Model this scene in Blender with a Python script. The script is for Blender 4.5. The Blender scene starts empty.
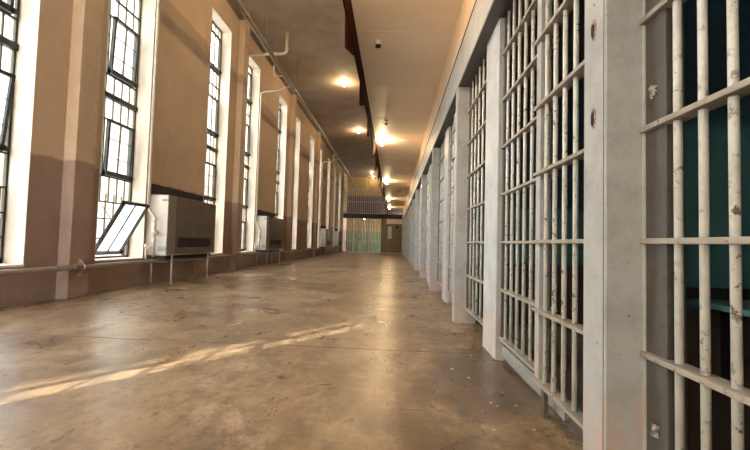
import bpy, bmesh, math, random
from mathutils import Vector, Matrix
random.seed(7)
sc = bpy.context.scene
COL = sc.collection
PI = math.pi

# ------------------------------------------------------------------ helpers
class MB:
    def __init__(s):
        s.bm = bmesh.new()
    def box(s, x0, y0, z0, x1, y1, z1, bev=0.0):
        g = bmesh.ops.create_cube(s.bm, size=1.0)
        vs = g['verts']
        for v in vs:
            v.co = Vector((x0 + (v.co.x + .5) * (x1 - x0), y0 + (v.co.y + .5) * (y1 - y0), z0 + (v.co.z + .5) * (z1 - z0)))
        if bev > 0:
            es = list({e for v in vs for e in v.link_edges})
            bmesh.ops.bevel(s.bm, geom=es, offset=bev, segments=2, affect='EDGES', profile=.5)
        return s
    def tube(s, pts, r, seg=12, cap=True):
        pts = [Vector(p) for p in pts]
        rs = r if isinstance(r, (list, tuple)) else [r] * len(pts)
        rings = []
        n = len(pts)
        t0 = (pts[1] - pts[0]).normalized()
        ref = Vector((0, 0, 1)) if abs(t0.z) < .9 else Vector((1, 0, 0))
        a = t0.cross(ref).normalized()
        for i, p in enumerate(pts):
            if i == 0: t = t0
            elif i == n - 1: t = (pts[i] - pts[i - 1]).normalized()
            else:
                t = (pts[i] - pts[i - 1]).normalized() + (pts[i + 1] - pts[i]).normalized()
                t = t.normalized() if t.length > 1e-6 else (pts[i] - pts[i - 1]).normalized()
            a = (a - t * a.dot(t)).normalized()
            b = t.cross(a)
            k = 1.0
            if 0 < i < n - 1:
                c = (pts[i] - pts[i - 1]).normalized().dot(t)
                k = 1.0 / max(c, .5)
            ring = []
            for j in range(seg):
                th = 2 * PI * j / seg
                ring.append(s.bm.verts.new(p + (a * math.cos(th) + b * math.sin(th)) * rs[i]))
            rings.append(ring)
        for i in range(n - 1):
            for j in range(seg):
                f = s.bm.faces.new((rings[i][j], rings[i][(j + 1) % seg], rings[i + 1][(j + 1) % seg], rings[i + 1][j]))
                f.smooth = True
        if cap:
            s.bm.faces.new(rings[0][::-1]); s.bm.faces.new(rings[-1])
        return s
    def lathe(s, c, prof, seg=16, axis='z'):
        c = Vector(c); rings = []
        for r, h in prof:
            ring = []
            for j in range(seg):
                th = 2 * PI * j / seg
                u, v = r * math.cos(th), r * math.sin(th)
                o = Vector((u, v, h)) if axis == 'z' else (Vector((h, u, v)) if axis == 'x' else Vector((v, h, u)))
                ring.append(s.bm.verts.new(c + o))
            rings.append(ring)
        for i in range(len(rings) - 1):
            for j in range(seg):
                f = s.bm.faces.new((rings[i][j], rings[i][(j + 1) % seg], rings[i + 1][(j + 1) % seg], rings[i + 1][j]))
                f.smooth = True
        s.bm.faces.new(rings[0][::-1]); s.bm.faces.new(rings[-1])
        return s
    def prism(s, poly, x0, x1):          # poly in (y, z), extruded along x
        a = [s.bm.verts.new((x0, y, z)) for y, z in poly]
        b = [s.bm.verts.new((x1, y, z)) for y, z in poly]
        n = len(poly)
        s.bm.faces.new(a); s.bm.faces.new(b[::-1])
        for i in range(n):
            s.bm.faces.new((a[i], b[i], b[(i + 1) % n], a[(i + 1) % n]))
        return s
    def quad(s, *ps):
        s.bm.faces.new([s.bm.verts.new(p) for p in ps]); return s
    def xf(s, m):
        bmesh.ops.transform(s.bm, matrix=m, verts=s.bm.verts); return s
    def build(s, name, mat, parent=None, loc=(0, 0, 0)):
        bmesh.ops.recalc_face_normals(s.bm, faces=s.bm.faces)
        me = bpy.data.meshes.new(name); s.bm.to_mesh(me); s.bm.free()
        for p in me.polygons: pass
        o = bpy.data.objects.new(name, me); COL.objects.link(o)
        me.materials.append(mat)
        o.location = loc
        if parent: o.parent = parent
        return o

def tag(o, label=None, cat=None, group=None, kind=None):
    if label: o['label'] = label
    if cat: o['category'] = cat
    if group: o['group'] = group
    if kind: o['kind'] = kind
    return o
def empty(name, loc=(0, 0, 0)):
    o = bpy.data.objects.new(name, None); COL.objects.link(o); o.location = loc; return o
KIDS = {}
def copy_tree(o, parent=None):
    c = o.copy(); COL.objects.link(c)
    if parent: c.parent = parent
    for ch in [k for k in o.children]: copy_tree(ch, c)
    return c
ORD = ['first', 'second', 'third', 'fourth', 'fifth', 'sixth', 'seventh', 'eighth', 'ninth', 'tenth', 'eleventh', 'twelfth', 'thirteenth', 'fourteenth']

# ------------------------------------------------------------------ materials
def srgb(r, g, b):
    f = lambda c: (c / 255 / 12.92) if c / 255 <= .04045 else ((c / 255 + .055) / 1.055) ** 2.4
    return (f(r), f(g), f(b), 1)
def newmat(name):
    m = bpy.data.materials.new(name); m.use_nodes = True
    nt = m.node_tree
    return m, nt, nt.nodes['Principled BSDF']
def N(nt, t, **kw):
    n = nt.nodes.new(t)
    for k, v in kw.items(): setattr(n, k, v)
    return n
def noise(nt, scale, detail=4, rough=.6, vec=None, dist=0.0):
    n = N(nt, 'ShaderNodeTexNoise'); n.inputs['Scale'].default_value = scale
    n.inputs['Detail'].default_value = detail; n.inputs['Roughness'].default_value = rough
    n.inputs['Distortion'].default_value = dist
    if vec: nt.links.new(vec, n.inputs['Vector'])
    return n.outputs['Fac']
def ramp(nt, fac, lo, hi, c0=(0, 0, 0, 1), c1=(1, 1, 1, 1)):
    r = N(nt, 'ShaderNodeValToRGB'); e = r.color_ramp.elements
    e[0].position = lo; e[1].position = hi; e[0].color = c0; e[1].color = c1
    nt.links.new(fac, r.inputs['Fac']); return r.outputs['Color']
def mix(nt, fac, a, b):
    n = N(nt, 'ShaderNodeMix'); n.data_type = 'RGBA'
    if isinstance(fac, (int, float)): n.inputs['Factor'].default_value = fac
    else: nt.links.new(fac, n.inputs['Factor'])
    for i, v in ((6, a), (7, b)):
        if isinstance(v, tuple): n.inputs[i].default_value = v
        else: nt.links.new(v, n.inputs[i])
    return n.outputs[2]
def math_(nt, op, a, b=None):
    n = N(nt, 'ShaderNodeMath'); n.operation = op
    for i, v in ((0, a), (1, b)):
        if v is None: continue
        if isinstance(v, (int, float)): n.inputs[i].default_value = v
        else: nt.links.new(v, n.inputs[i])
    return n.outputs[0]
def pos(nt):
    return N(nt, 'ShaderNodeNewGeometry').outputs['Position']
def bump(nt, b, h, strength, dist=.01):
    n = N(nt, 'ShaderNodeBump'); n.inputs['Strength'].default_value = strength; n.inputs['Distance'].default_value = dist
    nt.links.new(h, n.inputs['Height']); nt.links.new(n.outputs['Normal'], b.inputs['Normal'])
def simple(name, c, c2=None, rough=.6, scale=6, lo=.4, hi=.7, bmp=0, metal=0, spec=.5):
    m, nt, b = newmat(name); p = pos(nt)
    n = noise(nt, scale, 5, .65, p)
    if c2: nt.links.new(mix(nt, ramp(nt, n, lo, hi), c, c2), b.inputs['Base Color'])
    else: b.inputs['Base Color'].default_value = c
    b.inputs['Roughness'].default_value = rough; b.inputs['Metallic'].default_value = metal
    b.inputs['Specular IOR Level'].default_value = spec
    if bmp: bump(nt, b, noise(nt, scale * 6, 4, .7, p), bmp)
    return m

def wall_paint():
    m, nt, b = newmat('two_tone_plaster'); p = pos(nt)
    sx = N(nt, 'ShaderNodeSeparateXYZ'); nt.links.new(p, sx.inputs[0]); z = sx.outputs['Z']
    wob = noise(nt, 2.2, 3, .6, p)
    ze = math_(nt, 'ADD', z, math_(nt, 'MULTIPLY', math_(nt, 'SUBTRACT', wob, .5), .16))
    up = ramp(nt, math_(nt, 'MULTIPLY', ze, .25), .452, .458)
    n1 = ramp(nt, noise(nt, 1.3, 6, .65, p), .35, .75)
    upper = mix(nt, n1, (.64, .465, .30, 1), (.51, .35, .215, 1))
    lower = mix(nt, n1, (.36, .24, .175, 1), (.27, .17, .122, 1))
    # darker band high on the wall
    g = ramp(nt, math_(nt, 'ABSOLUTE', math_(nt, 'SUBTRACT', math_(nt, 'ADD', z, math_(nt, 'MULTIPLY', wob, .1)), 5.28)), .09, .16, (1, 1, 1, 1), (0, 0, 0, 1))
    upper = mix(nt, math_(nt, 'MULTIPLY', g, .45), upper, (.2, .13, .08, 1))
    c = mix(nt, up, lower, upper)
    # scuffed, grey wear along the foot of the wall
    wear = math_(nt, 'MULTIPLY', ramp(nt, z, .02, .16, (1, 1, 1, 1), (0, 0, 0, 1)), ramp(nt, noise(nt, 14, 4, .7, p), .5, .62))
    c = mix(nt, wear, c, (.3, .27, .24, 1))
    nt.links.new(c, b.inputs['Base Color']); b.inputs['Roughness'].default_value = .62
    h = math_(nt, 'ADD', noise(nt, 9, 6, .7, p), math_(nt, 'MULTIPLY', noise(nt, 45, 3, .6, p), .4))
    bump(nt, b, h, .6, .03)
    return m
def floor_mat():
    m, nt, b = newmat('worn_polished_concrete'); p = pos(nt)
    mp = N(nt, 'ShaderNodeMapping'); mp.inputs['Scale'].default_value = (1.0, .8, 1); nt.links.new(p, mp.inputs['Vector']); v = mp.outputs[0]
    a = ramp(nt, noise(nt, .9, 8, .72, v, .3), .43, .58)
    c = mix(nt, a, (.33, .228, .132, 1), (.15, .097, .056, 1))
    d = ramp(nt, noise(nt, 3.1, 8, .74, v, .2), .5, .6)
    c = mix(nt, math_(nt, 'MULTIPLY', d, .75), c, (.10, .066, .040, 1))
    l = ramp(nt, noise(nt, 1.7, 9, .78, v, .25), .52, .62)
    c = mix(nt, math_(nt, 'MULTIPLY', l, .6), c, (.46, .355, .235, 1))
    q = ramp(nt, noise(nt, 9, 7, .75, v, .2), .5, .6)
    c = mix(nt, math_(nt, 'MULTIPLY', q, .5), c, (.115, .078, .05, 1))
    # fine scratches and pits
    s = ramp(nt, noise(nt, 30, 5, .8, v), .54, .62)
    c = mix(nt, math_(nt, 'MULTIPLY', s, .4), c, (.07, .05, .035, 1))
    sx = N(nt, 'ShaderNodeSeparateXYZ'); nt.links.new(p, sx.inputs[0])
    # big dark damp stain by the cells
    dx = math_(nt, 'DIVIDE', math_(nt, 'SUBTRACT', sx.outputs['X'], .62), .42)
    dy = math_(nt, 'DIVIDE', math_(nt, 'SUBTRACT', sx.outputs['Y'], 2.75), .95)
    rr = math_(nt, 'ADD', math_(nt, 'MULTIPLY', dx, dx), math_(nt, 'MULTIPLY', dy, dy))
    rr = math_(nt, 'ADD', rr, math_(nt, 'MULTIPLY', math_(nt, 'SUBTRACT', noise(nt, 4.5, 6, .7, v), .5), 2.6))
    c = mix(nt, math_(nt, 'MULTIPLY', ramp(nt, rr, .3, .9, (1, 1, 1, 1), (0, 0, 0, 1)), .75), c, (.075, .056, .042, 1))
    nt.links.new(c, b.inputs['Base Color'])
    r = N(nt, 'ShaderNodeMapRange'); r.inputs['From Min'].default_value = .3; r.inputs['From Max'].default_value = .7
    r.inputs['To Min'].default_value = .22; r.inputs['To Max'].default_value = .42
    nt.links.new(noise(nt, 2.4, 8, .75, v, .7), r.inputs['Value']); nt.links.new(r.outputs[0], b.inputs['Roughness'])
    b.inputs['Specular IOR Level'].default_value = .42
    bump(nt, b, noise(nt, 14, 3, .5, v), .05, .004)
    return m
def painted_steel(name, c, pink=True, rust=.66, rough=.45):
    m, nt, b = newmat(name); p = pos(nt)
    sx = N(nt, 'ShaderNodeSeparateXYZ'); nt.links.new(p, sx.inputs[0])
    n1 = ramp(nt, noise(nt, 5.5, 8, .78, p), .44, .62)
    col = mix(nt, math_(nt, 'MULTIPLY', n1, .65), c, tuple([c[0] * .66, c[1] * .66, c[2] * .64, 1]))
    if pink:
        e = math_(nt, 'ADD', sx.outputs['Z'], math_(nt, 'MULTIPLY', math_(nt, 'SUBTRACT', noise(nt, 9, 6, .75, p), .5), .5))
        k = ramp(nt, e, .3, .42, (1, 1, 1, 1), (0, 0, 0, 1))
        mp = N(nt, 'ShaderNodeMapping'); mp.inputs['Scale'].default_value = (1, 1, .35); nt.links.new(p, mp.inputs['Vector'])
        kk = math_(nt, 'MULTIPLY', k, ramp(nt, noise(nt, 22, 6, .8, mp.outputs[0]), .42, .58))
        col = mix(nt, math_(nt, 'MULTIPLY', kk, .75), col, (.52, .36, .27, 1))
    rs = ramp(nt, noise(nt, 38, 5, .7, p), rust, rust + .05)
    rs2 = ramp(nt, noise(nt, 5, 3, .6, p), .42, .6)
    col = mix(nt, math_(nt, 'MULTIPLY', rs, rs2), col, (.075, .045, .03, 1))
    nt.links.new(col, b.inputs['Base Color']); b.inputs['Roughness'].default_value = rough
    bump(nt, b, noise(nt, 30, 4, .6, p), .12, .006)
    return m
def glass_mat():
    m, nt, b = newmat('old_window_glass'); nt.nodes.remove(b)
    out = nt.nodes['Material Output']
    t = N(nt, 'ShaderNodeBsdfTransparent'); t.inputs[0].default_value = (.93, .97, .96, 1)
    g = N(nt, 'ShaderNodeBsdfGlossy'); g.inputs['Roughness'].default_value = .04
    x = N(nt, 'ShaderNodeMixShader'); x.inputs[0].default_value = .07
    nt.links.new(t.outputs[0], x.inputs[1]); nt.links.new(g.outputs[0], x.inputs[2]); nt.links.new(x.outputs[0], out.inputs[0])
    return m
def dusty_glass():
    m, nt, b = newmat('dusty_sash_glass'); nt.nodes.remove(b)
    out = nt.nodes['Material Output']
    t = N(nt, 'ShaderNodeBsdfTransparent'); t.inputs[0].default_value = (.88, .95, .95, 1)
    g = N(nt, 'ShaderNodeBsdfTranslucent'); g.inputs[0].default_value = (.86, .92, .92, 1)
    x = N(nt, 'ShaderNodeMixShader')
    nt.links.new(ramp(nt, noise(nt, 3.5, 6, .7, pos(nt)), .3, .7, (.35, .35, .35, 1), (.75, .75, .75, 1)), x.inputs[0])
    nt.links.new(t.outputs[0], x.inputs[1]); nt.links.new(g.outputs[0], x.inputs[2])
    gl = N(nt, 'ShaderNodeBsdfGlossy'); gl.inputs['Roughness'].default_value = .05
    y = N(nt, 'ShaderNodeMixShader'); y.inputs[0].default_value = .08
    nt.links.new(x.outputs[0], y.inputs[1]); nt.links.new(gl.outputs[0], y.inputs[2]); nt.links.new(y.outputs[0], out.inputs[0])
    return m
def emit(name, c, s):
    m, nt, b = newmat(name)
    b.inputs['Base Color'].default_value = (1, .9, .7, 1)
    b.inputs['Emission Color'].default_value = c; b.inputs['Emission Strength'].default_value = s
    return m
def cell_paint():
    m, nt, b = newmat('cell_navy_over_teal'); p = pos(nt)
    sx = N(nt, 'ShaderNodeSeparateXYZ'); nt.links.new(p, sx.inputs[0])
    e = math_(nt, 'ADD', sx.outputs['Z'], math_(nt, 'MULTIPLY', math_(nt, 'SUBTRACT', noise(nt, 7, 6, .7, p), .5), .12))
    k = ramp(nt, math_(nt, 'MULTIPLY', e, .25), .31, .322)
    teal = mix(nt, ramp(nt, noise(nt, 4, 6, .7, p), .4, .7), (.05, .15, .168, 1), (.033, .105, .122, 1))
    pk = ramp(nt, noise(nt, 16, 6, .75, p), .5, .58)
    navy = mix(nt, math_(nt, 'MULTIPLY', pk, .6), (.011, .035, .06, 1), (.005, .014, .024, 1))
    c = mix(nt, k, teal, navy)
    dk = ramp(nt, math_(nt, 'MULTIPLY', sx.outputs['Z'], .25), .165, .168, (1, 1, 1, 1), (0, 0, 0, 1))
    c = mix(nt, dk, c, (.05, .036, .028, 1))
    nt.links.new(c, b.inputs['Base Color']); b.inputs['Roughness'].default_value = .55
    return m
def end_paint():
    m, nt, b = newmat('end_wall_bands'); p = pos(nt)
    sx = N(nt, 'ShaderNodeSeparateXYZ'); nt.links.new(p, sx.inputs[0]); z = sx.outputs['Z']
    def step(h): return ramp(nt, math_(nt, 'MULTIPLY', z, .1), h / 10 - .002, h / 10 + .002)
    n1 = ramp(nt, noise(nt, 1.6, 5, .7, p), .3, .7)
    c = mix(nt, step(1.82), mix(nt, n1, (.085, .12, .05, 1), (.065, .095, .04, 1)), mix(nt, n1, (.25, .16, .05, 1), (.19, .12, .04, 1)))
    c = mix(nt, step(3.2), c, (.10, .068, .06, 1))
    c = mix(nt, step(5.15), c, mix(nt, n1, (.42, .3, .12, 1), (.34, .235, .095, 1)))
    nt.links.new(c, b.inputs['Base Color']); b.inputs['Roughness'].default_value = .6
    return m

M = {}
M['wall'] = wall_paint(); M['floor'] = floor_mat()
M['reveal'] = simple('cream_reveal_paint', (.78, .70, .60, 1), (.66, .57, .47, 1), .5, 3, .4, .75, .15)
M['roof'] = simple('roof_concrete', (.30, .225, .155, 1), (.20, .145, .098, 1), .8, 1.4, .35, .7, .15)
M['walkway'] = simple('walkway_soffit_paint', (.90, .76, .60, 1), (.82, .68, .52, 1), .55, 1.1, .35, .75, .08)
M['strip'] = simple('cream_plaster_band', (.82, .67, .49, 1), (.72, .57, .4, 1), .6, 2.0)
M['column'] = painted_steel('white_column_paint', (.42, .438, .438, 1))
M['beam'] = painted_steel('grey_beam_paint', (.44, .445, .435, 1), False, .62)
M['plate'] = painted_steel('pale_plate_paint', (.47, .49, .485, 1))
M['jamb'] = painted_steel('bare_grey_jamb', (.09, .086, .077, 1), False, .54, .5)
M['bar'] = painted_steel('cream_bar_paint', (.66, .67, .635, 1), False, .555, .38)
M['rail'] = painted_steel('worn_rail_paint', (.36, .325, .275, 1), False, .57, .45)
M['fascia'] = simple('dark_red_steel', (.026, .003, .002, 1), (.016, .002, .0015, 1), .9, 5, .4, .7, 0, 0, .05)
M['cell'] = cell_paint()
M['cellroof'] = simple('cell_ceiling_paint', (.05, .06, .06, 1), (.03, .04, .04, 1), .7, 3)
M['cellfloor'] = simple('cell_floor_concrete', (.10, .075, .055, 1), (.06, .045, .035, 1), .6, 4)
M['end'] = end_paint()
M['green_black'] = simple('window_steel', (.007, .010, .009, 1), (.013, .016, .013, 1), .45, 12)
M['muntin'] = simple('weathered_muntin_steel', (.025, .030, .024, 1), (.05, .05, .038, 1), .5, 14)
M['glass'] = glass_mat()
M['dusty'] = dusty_glass()
M['pipe'] = simple('brown_painted_pipe', (.19, .135, .098, 1), (.135, .093, .067, 1), .36, 9, .4, .7)
M['greypipe'] = simple('grey_ceiling_pipe', (.20, .16, .115, 1), (.14, .11, .08, 1), .32, 9, .4, .7)
M['whitepipe'] = simple('white_pipe_paint', (.56, .475, .38, 1), (.44, .36, .27, 1), .35, 9, .4, .75)
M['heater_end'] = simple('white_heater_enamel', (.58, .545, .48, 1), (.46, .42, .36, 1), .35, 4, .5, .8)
M['heater_side'] = simple('dulled_heater_enamel', (.27, .22, .175, 1), (.2, .155, .12, 1), .3, 3, .4, .75)  # front end panel tinted darker than the casing to stand for shade
M['heater_front'] = simple('tarnished_heater_front', (.15, .11, .08, 1), (.105, .075, .054, 1), .24, 2.5, .4, .75)  # brown front, with the less lit long side's shade put into its colour
M['black'] = simple('matt_black_metal', (.012, .011, .01, 1), None, .6)
M['soot'] = simple('dark_backboard', (.035, .022, .015, 1), (.025, .017, .012, 1), .7, 6)  # plain dark tone for the backboard, fins and seams
M['leg'] = simple('dull_leg_steel', (.5, .45, .38, 1), (.4, .34, .28, 1), .4, 8, .4, .7, 0, .3)
M['bulb'] = emit('glowing_bulb', (1, .72, .38, 1), 90)
M['socket'] = simple('ceramic_socket', (.6, .5, .38, 1), None, .4)
M['rust'] = simple('red_primer_scar', (.22, .06, .04, 1), (.40, .36, .33, 1), .7, 40)
M['hole'] = simple('dark_slot', (.012, .01, .009, 1), None, .8)
M['weld'] = simple('weld_scar_steel', (.5, .46, .4, 1), (.1, .08, .06, 1), .4, 60, .45, .55, .4)
M['kick'] = painted_steel('worn_kick_board', (.30, .29, .27, 1), False, .56, .6)
M['dirt'] = simple('dark_curb', (.10, .08, .06, 1), (.07, .055, .045, 1), .7, 8)
M['flake'] = simple('paint_chip', (.7, .64, .55, 1), None, .6)
M['olive'] = simple('olive_door_paint', (.22, .175, .065, 1), (.17, .135, .05, 1), .5, 3)
M['endbars'] = simple('end_screen_steel', (.52, .48, .42, 1), (.4, .36, .31, 1), .45, 5)
M['gallery'] = simple('dark_gallery_beam', (.03, .015, .011, 1), (.02, .011, .009, 1), .6, 4)
M['paper'] = simple('pale_paper_sheet', (.62, .6, .53, 1), (.5, .48, .42, 1), .7, 9)
M['ground'] = simple('yard_concrete', (.50, .48, .43, 1), (.4, .38, .34, 1), .9, .5)
M['brick'] = simple('yard_building_render', (.56, .50, .42, 1), (.48, .42, .35, 1), .9, .6)
M['dark_brick'] = simple('yard_building_brick', (.30, .24, .19, 1), (.24, .19, .15, 1), .9, .6)

# ------------------------------------------------------------------ room dimensions
XL = -4.40          # inner face of the window wall
XR = .675           # front of the steel columns
XB = .81            # plane of the bars
ZS, ZH = .45, 6.30  # window sill and head
ZROOF = 6.90
ZW = 3.50           # underside of the walkway
YB, YE = -4.5, 37.0
OPEN = 1.14
P = 5.55
starts = []
for k in range(-1, 6):
    starts += [3.45 + P * k, 5.72 + P * k]
starts[0] = -1.64

# floor, ceiling
MB().box(XL - .4, YB - .3, -.15, 3.3, YE + .3, 0).build('floor', M['floor'])['kind'] = 'structure'
MB().box(XL - .45, YB - .3, ZROOF, 3.3, YE + .3, ZROOF + .25).build('ceiling', M['roof'])['kind'] = 'structure'
bw = MB(); bx0, bx1, bz0, bz1 = -4.1, -1.3, .7, 6.0
bw.box(XL - .4, YB - .3, 0, bx0, YB, ZROOF).box(bx1, YB - .3, 0, 3.3, YB, ZROOF).box(bx0, YB - .3, 0, bx1, YB, bz0).box(bx0, YB - .3, bz1, bx1, YB, ZROOF)
bw.build('wall_back', M['walkway'])['kind'] = 'structure'
bwf = MB()
for k in range(12): bwf.box(bx0 + .25 * k - .012, YB - .2, bz0, bx0 + .25 * k + .012, YB - .17, bz1)
for k in range(13): bwf.box(bx0, YB - .2, bz0 + .427 * k - .012, bx1, YB - .17, bz0 + .427 * k + .012)
bwf.build('window_20', M['green_black'])['kind'] = 'structure'  # unseen window added to bring daylight onto surfaces facing the camera
bl = bpy.data.lights.new('window_daylight', 'AREA'); bl.shape = 'RECTANGLE'; bl.size = bx1 - bx0; bl.size_y = bz1 - bz0; bl.cycles.is_portal = True
blo = bpy.data.objects.new('window_daylight', bl); COL.objects.link(blo); blo.location = ((bx0 + bx1) / 2, YB - .32, (bz0 + bz1) / 2); blo.rotation_euler = (PI / 2, 0, 0)
MB().box(XL - .4, YE, 0, 3.3, YE + .3, ZROOF).build('wall_end', M['end'])['kind'] = 'structure'
# expansion joint across the floor
jn = MB()
px = XL
while px < XB:
    w = .35 + .2 * random.random()
    y = 3.27 - .012 * (px + 4) + random.uniform(-.012, .012)
    jn.box(px, y - .006, 0, min(px + w, XB), y + .006, .0015)
    px += w
for yj in (9.6, 15.9):
    jn.box(XL, yj - .006, 0, XB, yj + .006, .0015)
jn.build('floor_joint', M['dirt'])['kind'] = 'structure'

# window wall with real openings
w = MB(); T = .36
w.box(XL - T, YB, 0, XL, YE, ZS)
w.box(XL - T, YB, ZH, XL, YE, ZROOF)
prev = YB
for s in starts:
    if s > YE - 1.3: break
    w.box(XL - T, prev, ZS, XL, s, ZH)
    prev = s + OPEN
w.box(XL - T, prev, ZS, XL, YE, ZH)
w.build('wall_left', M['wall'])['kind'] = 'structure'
for k in range(-1, 6):
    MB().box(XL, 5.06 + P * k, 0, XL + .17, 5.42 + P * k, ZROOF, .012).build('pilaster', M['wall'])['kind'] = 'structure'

# ------------------------------------------------------------------ windows (local: y from opening edge, x from inner wall face)
GX = -.27
rows_sash = [(.50, 1.38), (1.81, 2.72), (3.46, 4.40), (5.11, 6.02)]
rows_fix = [(1.40, 1.79), (2.74, 3.06), (3.15, 3.44), (4.42, 4.72), (4.74, 5.09), (6.04, 6.29)]
S0, S1 = .40, 1.01
CW = OPEN / 6
def make_window(open_hopper, tilt_b=0.0, tilt_c=0.0):
    root = empty('window_1')
    root['kind'] = 'structure'
    rv = MB()
    t = .012
    rv.box(GX - .02, 0, ZS, .002, t, ZH); rv.box(GX - .02, OPEN - t, ZS, .002, OPEN, ZH)
    rv.box(GX - .02, t, ZH - t, .002, OPEN - t, ZH)
    rv.box(GX - .02, t, ZS, .025, OPEN - t, ZS + .03, .004)
    rv.build('window_reveal', M['reveal'], root)
    fr = MB(); b = .016
    y0, y1, z0, z1 = t, OPEN - t, ZS + .03, ZH - t
    x0, x1 = GX - .02, GX + .015
    fr.box(x0, y0, z0, x1, y0 + .03, z1); fr.box(x0, y1 - .03, z0, x1, y1, z1)
    fr.box(x0, y0, z0, x1, y1, z0 + .03); fr.box(x0, y0, z1 - .03, x1, y1, z1)
    for a, c in rows_fix:
        for i in range(1, 6): fr.box(x0 + .01, i * CW - .009, a, x1 - .004, i * CW + .009, c)
        fr.box(x0, y0, a - .022, x1, y1, a); fr.box(x0, y0, c, x1, y1, c + .022)
    for a, c in rows_sash:
        for yy in ((S0 - .012, S1 + .012) if not (open_hopper and a < 1) else (S1 + .012,)): fr.box(x0, yy - .012, a, x1, yy + .012, c)
        for q in (1, 2):
            zz = a + (c - a) * q / 3
            fr.box(x0 + .01, y0, zz - .009, x1 - .004, S0 if not (open_hopper and a < 1) else .2, zz + .009); fr.box(x0 + .01, S1, zz - .009, x1 - .004, y1, zz + .009)
    fr.build('window_frame', M['muntin'], root)
    tr = MB(); tr.box(GX - .03, y0, 3.065, GX + .045, y1, 3.15, .005); tr.build('transom_bar', M['green_black'], root)
    gl = MB()
    for a, c in rows_fix: gl.quad((GX - .005, y0, a), (GX - .005, y1, a), (GX - .005, y1, c), (GX - .005, y0, c))
    for a, c in rows_sash:
        for (u, v) in ((y0, S0 - (.18 if open_hopper and a < 1 else 0)), (S1, y1)): gl.quad((GX - .005, u, a), (GX - .005, v, a), (GX - .005, v, c), (GX - .005, u, c))
    gl.build('pane', M['glass'], root)
    for i, (a, c) in enumerate(rows_sash):
        tilt = math.radians([29.5 if open_hopper else 0, tilt_b, tilt_c, 0][i])
        s0 = S0; s1 = S1; st = .042
        if open_hopper and i == 0: s0 = .24; s1 = .87; a = .56; c = 1.51
        H = c - a; W = s1 - s0
        f = MB()
        f.box(-.018, 0, 0, .03, st, H); f.box(-.018, W - st, 0, .03, W, H)
        f.box(-.018, 0, H - st, .03, W, H); f.box(-.022, 0, 0, .045, W, .075 if i else .05)
        f.box(-.008, W / 2 - .009, .04, .016, W / 2 + .009, H - st)
        if not open_hopper or i:
            for q in (1, 2): f.box(-.004, st, H * q / 3 - .006, .008, W - st, H * q / 3 + .006)
        f.box(.03, W - .03, 0, .075, W, .06)        # stay lug at the corner
        m = Matrix.Translation((GX + .03, s0, a)) @ Matrix.Rotation(tilt, 4, 'Y')
        so = f.xf(m).build('vent_sash', M['green_black'], root)
        dusty = (open_hopper and i == 0) or (tilt_b > 3 and i == 1)
        g = MB().quad((0, .01, .03), (0, W - .01, .03), (0, W - .01, H - .02), (0, .01, H - .02)).xf(m)
        g.build('pane', M['dusty'] if dusty else M['glass'], so)
        if open_hopper and i == 0:
            # stay arms that hold the sash, and the fixed outer guard bars behind it
            ar = MB()
            for yy in (s0 + .02, s1 - .02):
                tx = GX + .03 + math.sin(tilt) * H * .62; tz = a + math.cos(tilt) * H * .62
                ar.tube([(GX, yy, a + H * .98), (tx, yy, tz)], .007, 8)
            ar.build('stay_arm', M['green_black'], so)
            gb = MB()
            for k2 in range(1, 6): gb.box(GX - .05, k2 * CW - .009, a - .02, GX - .03, k2 * CW + .009, c + .02)
            for zz in (.80, 1.12): gb.box(GX - .052, y0, zz - .01, GX - .028, y1, zz + .01)
            gb.build('guard_bar', M['muntin'], root)
    return root
proto_closed = make_window(False)
proto_tilted = make_window(False, 5.5, 2.0)
proto_open = make_window(True, 1.5, 2.0)
used = set(); wn = 0
for i, s in enumerate(starts):
    if s > YE - 1.3: continue
    wn += 1
    src = proto_tilted if abs(s - 3.45) < .01 else proto_open if abs(s - 5.72) < .01 else proto_closed
    o = src if src.name not in used else copy_tree(src)
    used.add(src.name)
    o.location = (XL, s, 0)
    o.name = 'window_%d' % wn
    used.add(o.name)
    # daylight portal so the sky samples well through this opening
    L = bpy.data.lights.new('window_daylight', 'AREA'); L.shape = 'RECTANGLE'; L.size = ZH - ZS; L.size_y = OPEN
    L.cycles.is_portal = True
    lo = bpy.data.objects.new('window_daylight', L); COL.objects.link(lo)
    lo.location = (XL - T - .02, s + OPEN / 2, (ZS + ZH) / 2); lo.rotation_euler = (0, -PI / 2, 0)

# ------------------------------------------------------------------ cell block on the right
cols = [1.313] + [4.42 + 2.85 * k for k in range(0, 11)]
ZBB = 2.62
def zb(z): return z
beam = MB().box(XR, YB, ZBB, 1.05, 33.0, 3.00, .006)
beam.build('steel_beam', M['beam'])['kind'] = 'structure'
MB().box(XR + .006, YB, ZBB - .012, XB + .14, 33.0, ZBB).build('trim_6', M['jamb'])['kind'] = 'structure'  # dark sheet added to shade the beam's underside
MB().box(XR + .02, YB, 3.0, 1.05, 33.0, ZW).build('trim_1', M['strip'])['kind'] = 'structure'
MB().box(XR - .002, YB, 2.99, XR + .03, 33.0, 3.02).build('trim_2', M['hole'])['kind'] = 'structure'
# walkway overhead: slab, dark red edge channel with hanging gusset plates
XE = -.53
MB().box(XE, YB, ZW, 1.05, 33.0, ZW + .16).build('walkway_slab', M['walkway'])['kind'] = 'structure'
MB().box(1.0, YB, ZW + .16, 1.15, YE, ZROOF).build('wall_right', M['plate'])['kind'] = 'structure'
fa = MB().box(XE - .02, YB, 3.17, XE, 33.0, ZW + .18).build('trim_3', M['fascia']); fa['kind'] = 'structure'
y = 4.0 - 1.75 * 4
while y < 32.5:
    MB().prism([(y - .05, 3.2), (y, 2.88), (y + .06, 2.86), (y + .72, 3.10), (y + .80, 3.2)], XE - .022, XE - .004).build('gusset_plate', M['fascia'], fa)
    y += 1.75
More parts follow.
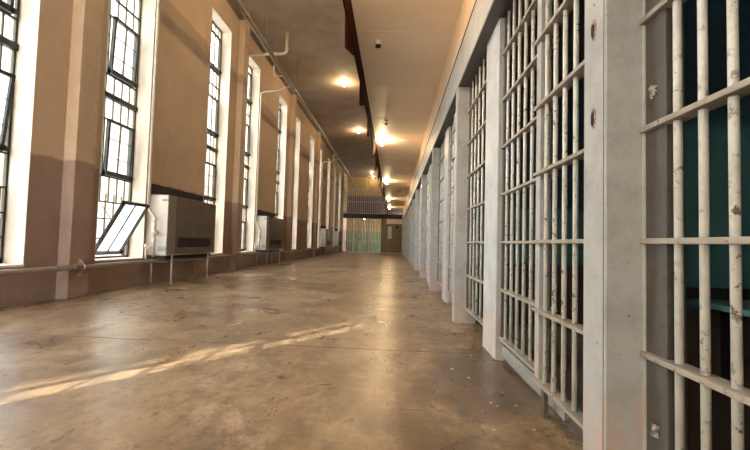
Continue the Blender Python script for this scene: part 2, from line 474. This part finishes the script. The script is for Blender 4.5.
# walkway soffit seams
sm = MB()
for yy in [k * 1.75 - .35 for k in range(-2, 19)]:
    sm.box(XE + .02, yy - .004, ZW - .003, XR, yy + .004, ZW + .001)
sm.build('soffit_seam', M['strip'])['kind'] = 'structure'

RZ = [.17, .525, .877, 1.232, 1.586, 1.945, 2.305]
def bar_mesh(z0, z1):
    mb = MB().tube([(0, 0, z0), (0, 0, z1)], .0112, 14)
    o = mb.build('bar', M['bar']); return o
def grille(name, L, nb, z0, z1, rails, stile0=None, stile1=None, RL=None):
    """local: y from 0 to L, bars in the plane x=0"""
    root = empty(name)
    first = None
    for i in range(nb):
        yy = L * (i + .5) / nb
        if first is None:
            first = bar_mesh(z0 + .004, z1 - .004); o = first
        else:
            o = first.copy(); COL.objects.link(o)
        o.parent = root; o.location = (0, yy, 0)
    fr = None
    for z in rails:
        if fr is None:
            fr = MB().box(-.03, 0, -.0085, .026, RL or L, .0085, .002).build('rail', M['rail']); o = fr
        else:
            o = fr.copy(); COL.objects.link(o)
        o.parent = root; o.location = (0, 0, z)
    for st in (stile0, stile1):
        if st:
            MB().box(st[2], st[0], z0, st[3], st[1], z1, .003).build('stile', M['column'] if name == 'cell_gate' else M['jamb'], root)
    return root
# geometry of one bay, measured back from the column that ends it (Yc)
pN = grille('bar_grille', .852, 9, .155, ZBB - .013, RZ, None, (.838, .938, -.012, .045), .936)
pB = grille('bar_grille', .86, 5, .155, ZBB - .013, RZ, None, (.868, .938, -.012, .045), .936)
pA = grille('bar_screen', .92, 7, .155, ZBB - .013, RZ, None, (.92, .945, -.012, .03), .93)
pD = grille('cell_gate', .54, 5, .155, ZBB - .07, RZ, (-.055, .0, -.01, .02), (.545, .605, -.012, .02), .60)
for o in pD.children:
    pass
used_b = False
near_words = ['nearest', 'second nearest'] 
def place_bay(i, yc):
    global used_b
    def take(p):
        return p if not used_b else copy_tree(p)
    g = pN if i == 0 else (pB if i == 1 else copy_tree(pB)); g.location = (XB, yc - .94, 0)
    a = take(pA); a.location = (XB + .012, yc - 2.315, 0)
    d = take(pD); d.location = (.764, yc - 2.86 if i < 2 else yc - 2.64, 0)
    used_b = True
    ct = ORD[i]
    if i == 0:
        tag(g, 'large bars nearest the camera with a dark teal cell behind, cut off by the frame', 'cell bars', 'fixed bar grilles beside the columns', 'thing')
        tag(a, 'fixed bar panel beside the camera, before the nearest white column', 'cell bars', 'fixed bar panels behind the doors', 'thing')
        tag(d, 'sliding barred door beside the camera, before the nearest white column', 'cell door', 'sliding barred doors', 'thing')
    else:
        c0 = 'nearest white column' if i == 1 else '%s white column from the front' % ORD[i - 1]
        c1 = '%s white column from the front' % ORD[i]
        tag(g, 'fixed cream bars butting against the %s' % c1, 'cell bars', 'fixed bar grilles beside the columns', 'thing')
        tag(a, 'fixed bar panel past the sliding door beyond the %s' % c0, 'cell bars', 'fixed bar panels behind the doors', 'thing')
        tag(d, 'sliding barred door just beyond the %s' % c0, 'cell door', 'sliding barred doors', 'thing')
    if yc < 2:
        return
for i, yc in enumerate(cols):
    place_bay(i, yc)
    # white column
    c = MB().box(XR, yc, 0, XB + .10, yc + .148, ZBB - .012, .006).build('steel_column', M['column']); c['kind'] = 'structure'
    MB().box(XR - .001, yc + .006, 0, XR + .004, yc + .010, ZBB - .013).build('seam', M['dirt'], c)
    MB().box(XB - .018, yc - .008, 0, XB + .0, yc + .003, ZBB - .013, .001).build('edge_strip', M['plate'], c)
    if i == 0:
        for zz in (1.605, 1.296):
            sl = MB().lathe((XR + .003, yc + .074, zz), [(.02, -.006), (.024, 0)], 14, 'x')
            sl.xf(Matrix.Translation((0, yc + .074, zz)) @ Matrix.Diagonal((1, .75, 1.75, 1)) @ Matrix.Translation((0, -yc - .074, -zz)))
            sl.build('slot', M['rust'], c)
            s2 = MB().lathe((XR - .001, yc + .074, zz), [(.010, -.006), (.010, 0)], 12, 'x')
            s2.xf(Matrix.Translation((0, yc + .074, zz - .004)) @ Matrix.Diagonal((1, .8, 2.4, 1)) @ Matrix.Translation((0, -yc - .074, -zz)))
            s2.build('slot_hole', M['hole'], c)
    # pale plate covering the door gear
    pl = MB().box(XB - .035, yc - 1.37, 0, XB + .05, yc - .945, ZBB - .012, .004).build('steel_plate', M['plate']); pl['kind'] = 'structure'
    # threshold under the fixed panel, kick board on its face
    if i:
        th = MB().box(XB + .035, yc - 2.7, 0, XB + .12, yc - 1.37, .10).build('threshold', M['dirt']); th['kind'] = 'structure'
        kb = MB().box(XB + .012, yc - 2.46, .035, XB + .036, yc - 1.375, .118, .003).build('kick_board', M['kick']); kb['kind'] = 'structure'
        gb = MB().box(.765, yc - 2.36, 0, .785, yc - 2.32, .155).build('door_guide', M['dirt']); gb['kind'] = 'structure'
    # partition, between this cell and the next
    pt = MB().box(XB + .10, yc + .03, 0, 3.0, yc + .12, ZBB + .1).build('partition_wall', M['cell']); pt['kind'] = 'structure'
# front wall strip behind the camera
MB().box(XR, YB, 0, XB, cols[0] - 2.95, ZBB).build('wall_front', M['plate'])['kind'] = 'structure'
MB().box(3.0, YB, 0, 3.15, 33.0, 3.0).build('cell_back_wall', M['cell'])['kind'] = 'structure'
MB().box(1.05, YB, ZBB + .02, 3.0, 33.0, ZBB + .12).build('cell_ceiling', M['cellroof'])['kind'] = 'structure'
MB().box(XB + .12, YB, 0, 3.0, 33.0, .006).build('cell_floor', M['cellfloor'])['kind'] = 'structure'
# weld scars on the jamb of the near grille
def scar(z, y):
    mb = MB(); r = random.Random(int(z * 100))
    for k in range(9):
        mb.tube([(-.016, y + r.uniform(-.016, .016), z + r.uniform(-.018, .018)), (-.018, y + r.uniform(-.016, .016), z + r.uniform(-.02, .02))], r.uniform(.003, .006), 6)
    return mb
scar(1.341, .885).build('weld_patch', M['weld'], pN); scar(.31, .885).build('weld_patch', M['weld'], pN)
# steel ledge fixed to the partition inside the near cell
led = empty('cell_ledge', (1.5, cols[0], .7))
MB().box(.92 - 1.5, -.24, -.015, 1.45, .028, 0).build('ledge_top', M['cell'], led)
MB().box(.92 - 1.5, .0, .002, 1.45, .028, .035).build('back_rail', M['black'], led)
MB().box(.92 - 1.5, -.26, -.05, 1.45, -.24, .004).build('front_lip', M['black'], led)
for xx in (-.45, .5, 1.35): MB().prism([(-.22, -.017), (.028, -.017), (.028, -.25)], xx, xx + .02).build('bracket', M['black'], led)
tag(led, 'narrow dark steel ledge on the teal wall inside the nearest cell', 'ledge')

# ------------------------------------------------------------------ pipes on the window wall
lp = empty('heating_pipe', (-4.19, 0, .415))
MB().tube([(0, YB + .02, 0), (0, 33, 0)], .034, 14).build('pipe', M['pipe'], lp)
for k in range(-1, 6):
    yy = 5.24 + P * k
    cl = MB().box(-.05, yy - .03, -.12, -.035, yy + .03, .10).tube([(-.035, yy, .085), (.0, yy, .055), (.037, yy, .02), (.037, yy, -.02), (0, yy, -.055), (-.036, yy, -.09)], .009, 8)
    cl.build('pipe_clamp', M['whitepipe'], lp)
    cp = MB().lathe((0, yy - .12, 0), [(.043, -.04), (.047, -.03), (.047, .03), (.043, .04)], 14, 'y'); cp.build('coupling', M['pipe'], lp)
tag(lp, 'long brown heating pipe running low along the window wall', 'pipe')

mp = empty('ceiling_pipe', (-3.34, 0, 5.74))
MB().tube([(0, YB + .02, 0), (0, YE - .02, 0)], .06, 14).build('pipe', M['greypipe'], mp)
for yy in (6.2, 9.75, 13.0, 17.5, 21.5, 25.5, 29.5):
    MB().tube([(0, yy, .05), (.0, yy, ZROOF - 5.74)], .005, 8).lathe((0, yy, 0), [(.062, -.02), (.068, 0), (.062, .02)], 14, 'y').build('hanger', M['greypipe'], mp)
for yy in (8.4, 12.9, 18.4, 24.5):
    MB().lathe((0, yy, 0), [(.062, -.07), (.072, -.055), (.072, .055), (.062, .07)], 14, 'y').build('coupling', M['greypipe'], mp)
MB().tube([(.0, 11.3, -.12), (-.24, 11.3, -.13), (-.26, 11.3, -.11), (-.26, 11.3, .2)], .022, 10).build('branch_pipe', M['whitepipe'], mp)
tag(mp, 'long grey pipe hung on rods below the high ceiling above the windows', 'pipe')

vp = MB().tube([(XL, 11.24, 6.23), (-3.36, 11.24, 6.24), (-3.27, 11.24, 6.27), (-3.235, 11.24, 6.35), (-3.235, 11.24, ZROOF)], .042, 12)
vp.lathe((-3.235, 11.24, 6.4), [(.05, -.03), (.055, 0), (.05, .03)], 12)
tag(vp.build('vent_pipe', M['whitepipe']), 'elbowed pipe leaving the window wall and turning up into the high ceiling', 'pipe')

HY = [6.93 + P * k for k in (0, 1, 3, 4)]
def make_heater():
    root = empty('wall_heater')
    D = .38; Lh = 1.90; z0, z1 = .53, 1.60     # local x from wall face
    e = MB().box(.0, 0, z0, D - .012, .012, z1).box(.0, Lh - .012, z0, D - .012, Lh, z1).box(.0, 0, z1 - .012, D - .012, Lh, z1).box(.0, .012, z0, .015, Lh - .012, z1 - .012)
    e.build('casing', M['heater_end'], root)
    ep = MB().box(D - .02, 0, z0, D, .25, z1, .008).build('front_end_panel', M['heater_side'], root)
    f = MB().box(D - .02, .256, z0 + .01, D + .002, Lh, z1 - .0, .010)
    fo = f.build('front_panel', M['heater_front'], root)
    g = MB()
    g.box(D + .0, .36, .66, D + .006, 1.66, .845)
    gro = g.build('louvre', M['black'], fo)
    sl = MB()
    for k in range(26):
        yy = .375 + k * .05
        sl.box(D + .003, yy, .668, D + .012, yy + .014, .838)
    sl.build('louvre_fin', M['soot'], gro)
    ln = MB()
    for zz in (1.03, 1.31): ln.box(D + .002, .262, zz, D + .004, Lh - .01, zz + .006)
    ln.build('seam', M['soot'], fo)
    sl2 = MB()
    for k in range(3): sl2.box(.27 + k * .045, -.003, 1.49, .30 + k * .045, .0, 1.52)
    sl2.build('top_slot', M['black'], root)
    sl2 = MB()
    for k in range(4): sl2.box(.22, -.003, .60 + k * .022, .40, .0, .608 + k * .022)
    sl2.build('bottom_slot', M['black'], root)
    MB().box(.05, .05, z0 - .075, D - .05, Lh - .05, z0).build('drip_tray', M['black'], root)
    MB().box(.0, -.01, z0 - .012, D + .01, Lh + .01, z0 + .004).build('base_frame', M['leg'], root)
    for x, yy in ((.352, .24), (.352, 1.66), (.06, .10), (.06, 1.66)):
        MB().tube([(x, yy, 0), (x, yy, z0 - .01)], .017, 10).lathe((x, yy, 0), [(.03, 0), (.03, .008), (.018, .014)], 10).build('leg', M['leg'], root)
    MB().box(.004, 0, z1 + .0, .05, Lh + .05, z1 + .20, .004).build('backboard', M['soot'], root)
    return root
def make_riser():
    root = empty('riser_pipe')
    MB().tube([(.058, 0, 1.42), (.058, 0, 5.44), (.07, 0, 5.52), (.24, 0, 5.57), (.62, 0, 5.60), (.80, .0, 5.70), (1.0, 0, 5.73)], .028, 12).build('pipe', M['whitepipe'], root)
    MB().tube([(.058, 0, 1.44), (.058, 0, 1.38), (.07, 0, 1.33), (.17, 0, 1.22), (.19, 0, 1.18), (.19, 0, .50)], .022, 12).build('drop_pipe', M['whitepipe'], root)
    for zz in (1.16, 1.04, .78): MB().lathe((.19, 0, zz), [(.03, -.03), (.034, -.02), (.034, .02), (.03, .03)], 12).build('coupling', M['whitepipe'], root)
    v = MB()
    v.lathe((.19, 0, .92), [(.026, -.07), (.045, -.03), (.05, 0), (.045, .03), (.026, .07)], 14)
    v.tube([(.19, 0, .92), (.25, 0, .92)], .02, 10)
    v.build('valve', M['whitepipe'], root)
    lo = MB().tube([(.058, -.004, .415), (.058, -.004, .66)], .02, 10).tube([(.058, -.004, .66), (.19, .0, .66)], .016, 10)
    lo.lathe((.058, -.004, .68), [(.03, -.03), (.036, 0), (.03, .03)], 12)
    lo.build('return_pipe', M['whitepipe'], root)
    hw = MB().tube([(.03, .0, .70), (.09, .0, .70)], .010, 8).lathe((.115, -.03, .66), [(.03, -.008), (.034, 0), (.03, .008)], 12, 'y')
    hw.build('valve_handle', M['whitepipe'], root)
    return root
H0 = make_heater(); R0 = make_riser()
hl = ['white and brown wall heater on thin legs nearest the camera beside the open window',
      'second wall heater down the corridor, on thin legs between two tall windows',
      'third wall heater down the corridor with dark board above it',
      'farthest wall heater standing just before the end screen']
rl = ['white riser pipe dropping to the end of the nearest wall heater',
      'white riser pipe dropping to the end of the second wall heater',
      'white riser pipe dropping to the end of the third wall heater',
      'white riser pipe dropping to the end of the farthest wall heater']
for i, hy in enumerate(HY):
    h = H0 if i == 0 else copy_tree(H0)
    h.location = (XL, hy, 0); tag(h, hl[i], 'heater', 'wall heaters under the windows')
    r = R0 if i == 0 else copy_tree(R0)
    r.location = (XL, hy - .075, 0); tag(r, rl[i], 'pipe', 'riser pipes at the heaters')

# ------------------------------------------------------------------ lamps
def make_lamp():
    root = empty('bare_bulb_lamp')
    MB().lathe((0, 0, 0), [(.075, 0), (.075, -.012), (.045, -.022), (.032, -.035), (.032, -.045)], 16).build('lamp_socket', M['socket'], root)
    MB().lathe((0, 0, 0), [(.018, -.045), (.03, -.06), (.044, -.085), (.050, -.105), (.044, -.13), (.026, -.148), (.006, -.155)], 16).build('bulb', M['bulb'], root)
    return root
L0 = make_lamp(); firstl = True
def lamp(x, y, z, watt, label, group):
    global firstl
    o = L0 if firstl else copy_tree(L0); firstl = False
    o.location = (x, y, z); tag(o, label, 'lamp', group)
    l = bpy.data.lights.new('bulb_light', 'POINT'); l.energy = watt; l.color = (1, .72, .42); l.shadow_soft_size = .04
    lo = bpy.data.objects.new('bulb_light', l); COL.objects.link(lo); lo.location = (x, y, z - .20)
WW = 21; WR = 50
wy = [-2.9, 3.25, 10.2, 17.0, 23.8, 29.5]
wlab = ['glowing bare bulb under the walkway behind the camera', 'glowing bare bulb under the walkway above the nearest cells',
        'nearest glowing bulb seen under the walkway beside its dark red edge', 'second glowing bulb seen under the walkway beside its dark red edge',
        'third glowing bulb seen under the walkway, small and far', 'farthest glowing bulb under the walkway, just before the end screen']
for y_, lb in zip(wy, wlab): lamp(-.36, y_, ZW, WW, lb, 'bulbs under the walkway')
ry = [1.9, 8.4, 14.9, 21.4, 34.2, 36.4]
rlab = ['glowing bulb on the high ceiling behind the camera', 'glowing bulb on the high ceiling above the nearest heater',
        'nearest glowing bulb seen on the high ceiling left of the walkway edge', 'second glowing bulb seen on the high ceiling left of the walkway edge',
        'small glowing bulb on the high ceiling beyond the end gallery', 'farthest small glowing bulb on the high ceiling, close to the end wall']
for y_, lb in zip(ry, rlab): lamp(-2.03, y_, ZROOF, WR if y_ < 30 else 16, lb, 'bulbs on the high ceiling')
lamp(-2.6, 35.2, 3.0, 9, 'glowing bulb under the end gallery lighting the green and ochre wall', 'bulbs under the end gallery')  # bulb added behind the gallery beam, out of sight, to light the end wall
# ceiling fixtures under the walkway
sd = empty('smoke_detector', (-.265, 5.15, ZW))
MB().lathe((0, 0, 0), [(.045, 0), (.045, -.010), (.036, -.015), (.038, -.055)], 18).build('housing', M['reveal'], sd)
MB().lathe((0, 0, 0), [(.039, -.055), (.037, -.078), (.024, -.088)], 18).build('sensor_cap', M['black'], sd)
tag(sd, 'small cream smoke detector with black cap under the walkway', 'smoke detector')
sp = empty('ceiling_sprinkler', (-.225, 8.55, ZW))
MB().tube([(0, 0, 0), (0, 0, -.07)], .014, 10).lathe((0, 0, 0), [(.045, 0), (.045, -.012), (.02, -.02)], 12).build('stem', M['leg'], sp)
MB().lathe((0, 0, -.085), [(.014, -.02), (.034, -.014), (.034, -.008), (.01, .014)], 12).tube([(-.06, 0, -.07), (.06, 0, -.06)], .008, 8).build('deflector', M['black'], sp)
tag(sp, 'small dark sprinkler head under the walkway, beyond the smoke detector', 'sprinkler')

# ------------------------------------------------------------------ end of the corridor: gallery and barred screen
YS = 33.0
MB().box(XL, YS, 2.84, 1.05, YS + .22, 3.20).build('gallery_beam', M['gallery'])['kind'] = 'structure'
MB().box(XL, YS + .22, 3.0, 1.05, YE, 3.18).build('gallery_floor_slab', M['gallery'])['kind'] = 'structure'
MB().box(XL + .25, YS - .25, 0, XR, YS - .1, .05).build('trim_4', M['strip'])['kind'] = 'structure'
def screen(name, x0, x1, z0, z1, step, rails, mat):
    root = empty(name, (x0, YS + .05, 0)); first = None
    n = int((x1 - x0) / step)
    for i in range(n + 1):
        if first is None: first = MB().tube([(0, 0, z0), (0, 0, z1)], .021, 8).build('bar', mat); o = first
        else: o = first.copy(); COL.objects.link(o)
        o.parent = root; o.location = (i * step, 0, 0)
    fr = None
    for z in rails:
        if fr is None: fr = MB().box(0, -.035, -.02, x1 - x0, .035, .02).build('rail', mat); o = fr
        else: o = fr.copy(); COL.objects.link(o)
        o.parent = root; o.location = (0, 0, z)
    return root
s1 = screen('barred_screen', XL + .05, -1.1, 0, 2.84, .135, [.05, .95, 1.9, 2.79], M['endbars'])
tag(s1, 'floor standing barred screen across the end of the corridor below the dark gallery', 'barred screen')
for xx in (.95, 1.45, 2.25): MB().box(xx, -.05, 0, xx + .09, .05, 2.84).build('post', M['endbars'], s1)
MB().box(1.5, -.06, 1.0, 1.6, -.03, 1.16).build('lock_box', M['black'], s1)
s2 = screen('barred_screen', XL + .05, -.62, 3.20, 6.3, .17, [3.24, 4.2, 5.2, 6.26], M['endbars'])
tag(s2, 'upper barred screen standing on the dark gallery beam', 'barred screen')
# olive wall with a barred door on the right
MB().box(-1.05, YS + .12, 0, 1.05, YS + .24, 2.84).build('wall_olive', M['olive'])['kind'] = 'structure'
MB().box(-.62, YS + .10, 2.42, .72, YS + .125, 2.84).build('trim_5', M['strip'])['kind'] = 'structure'
od = screen('barred_gate', -.92, .62, 0, 2.42, .14, [.05, .85, 1.6, 2.38], M['olive'])
tag(od, 'olive barred gate in the end wall beside the cells', 'gate')
MB().box(.52, -.04, 0, .60, .04, 2.42).build('post', M['olive'], od)
nb = MB().box(-.49, YS - .02, 1.20, -.17, YS - .0, 2.22)
tag(nb.build('notice_sign', M['paper']), 'pale notice sheet hung on the olive gate', 'notice board')
sg = MB().box(.18, YS - .02, 2.02, .36, YS, 2.28)
tag(sg.build('small_sign', M['black']), 'small dark sign high on the olive gate', 'sign')

# ------------------------------------------------------------------ paint chips on the floor by the cells
pc = MB(); rr = random.Random(3)
for (x, y_) in ((.56, 2.22), (.62, 2.15), (.60, 2.40), (.66, 2.25), (.50, 2.60), (.45, 2.10), (.58, 2.9), (.40, 2.75), (.62, 3.1), (.3, 3.3), (.66, 1.95), (.5, 1.9)):
    for k in range(1):
        a = rr.uniform(0, PI); s_ = rr.uniform(.004, .010); cx, cy = x + rr.uniform(-.05, .05), y_ + rr.uniform(-.06, .06)
        pc.box(-s_, -s_ * .6, 0, s_, s_ * .6, .0025)
        pc.bm.verts.ensure_lookup_table()
        bmesh.ops.transform(pc.bm, matrix=Matrix.Translation((cx, cy, .0002)) @ Matrix.Rotation(a, 4, 'Z'), verts=pc.bm.verts[-8:])
tag(pc.build('paint_flakes', M['flake']), 'pale paint flakes scattered on the floor by the cell door', 'debris', None, 'stuff')

# ------------------------------------------------------------------ yard outside, with added blocks shading the windows
MB().box(-70, -60, -.4, XL - .4, 110, -.2).box(XL - .4, -60, -.4, 40, YB - .3, -.2).build('ground_yard', M['ground'])['kind'] = 'structure'
MB().box(-30, -20.40, -.3, -20, 3, 33).build('exterior_building', M['brick'])['kind'] = 'structure'  # unseen block added to cut the sun down to one floor streak

MB().box(-20.5, -32, -.3, -10, -24, 34).build('exterior_building', M['brick'])['kind'] = 'structure'  # unseen block added to keep direct sun out of the back window
MB().box(-17, 15, -.3, -9.5, 80, 15).build('exterior_building', M['dark_brick'])['kind'] = 'structure'  # block added to dim the skylight at the far windows
# ------------------------------------------------------------------ sun, sky, camera
sun = bpy.data.lights.new('sun', 'SUN'); sun.energy = 9.0; sun.angle = math.radians(.3); sun.color = (1, .93, .8)
so = bpy.data.objects.new('sun', sun); COL.objects.link(so)
d = Vector((.622, .783, -.875)).normalized()
so.rotation_euler = d.to_track_quat('-Z', 'Y').to_euler(); so.location = (-20, -20, 30)
wd = bpy.data.worlds.new('sky'); sc.world = wd; wd.use_nodes = True
bg = wd.node_tree.nodes['Background']; bg.inputs[0].default_value = (.93, .96, 1.0, 1); bg.inputs[1].default_value = 13.0

F = 400.0
dv = Vector(((393.5 - 375) / F, -(243 - 225) / F, -1)).normalized()
uv = Vector((225 / F, 8285 / F, -1)); uv = (uv - dv * uv.dot(dv)).normalized()
rv = dv.cross(uv)
Mw = Matrix((rv, dv, uv)).to_4x4()
cam = bpy.data.cameras.new('camera'); cam.sensor_width = 36; cam.lens = 36 * F / 750; cam.clip_start = .02; cam.clip_end = 300
co = bpy.data.objects.new('camera', cam); COL.objects.link(co)
Mw.translation = Vector((0, 0, .85)); co.matrix_world = Mw
sc.camera = co
sc.view_settings.view_transform = 'Standard'; sc.view_settings.look = 'None'
sc.view_settings.gamma = 1; sc.view_settings.exposure = 0.75; sc.view_settings.use_curve_mapping = False
sc.cycles.use_denoising = True
sc.cycles.max_bounces = 10; sc.cycles.diffuse_bounces = 5; sc.cycles.transparent_max_bounces = 12
sc.cycles.sample_clamp_indirect = 8
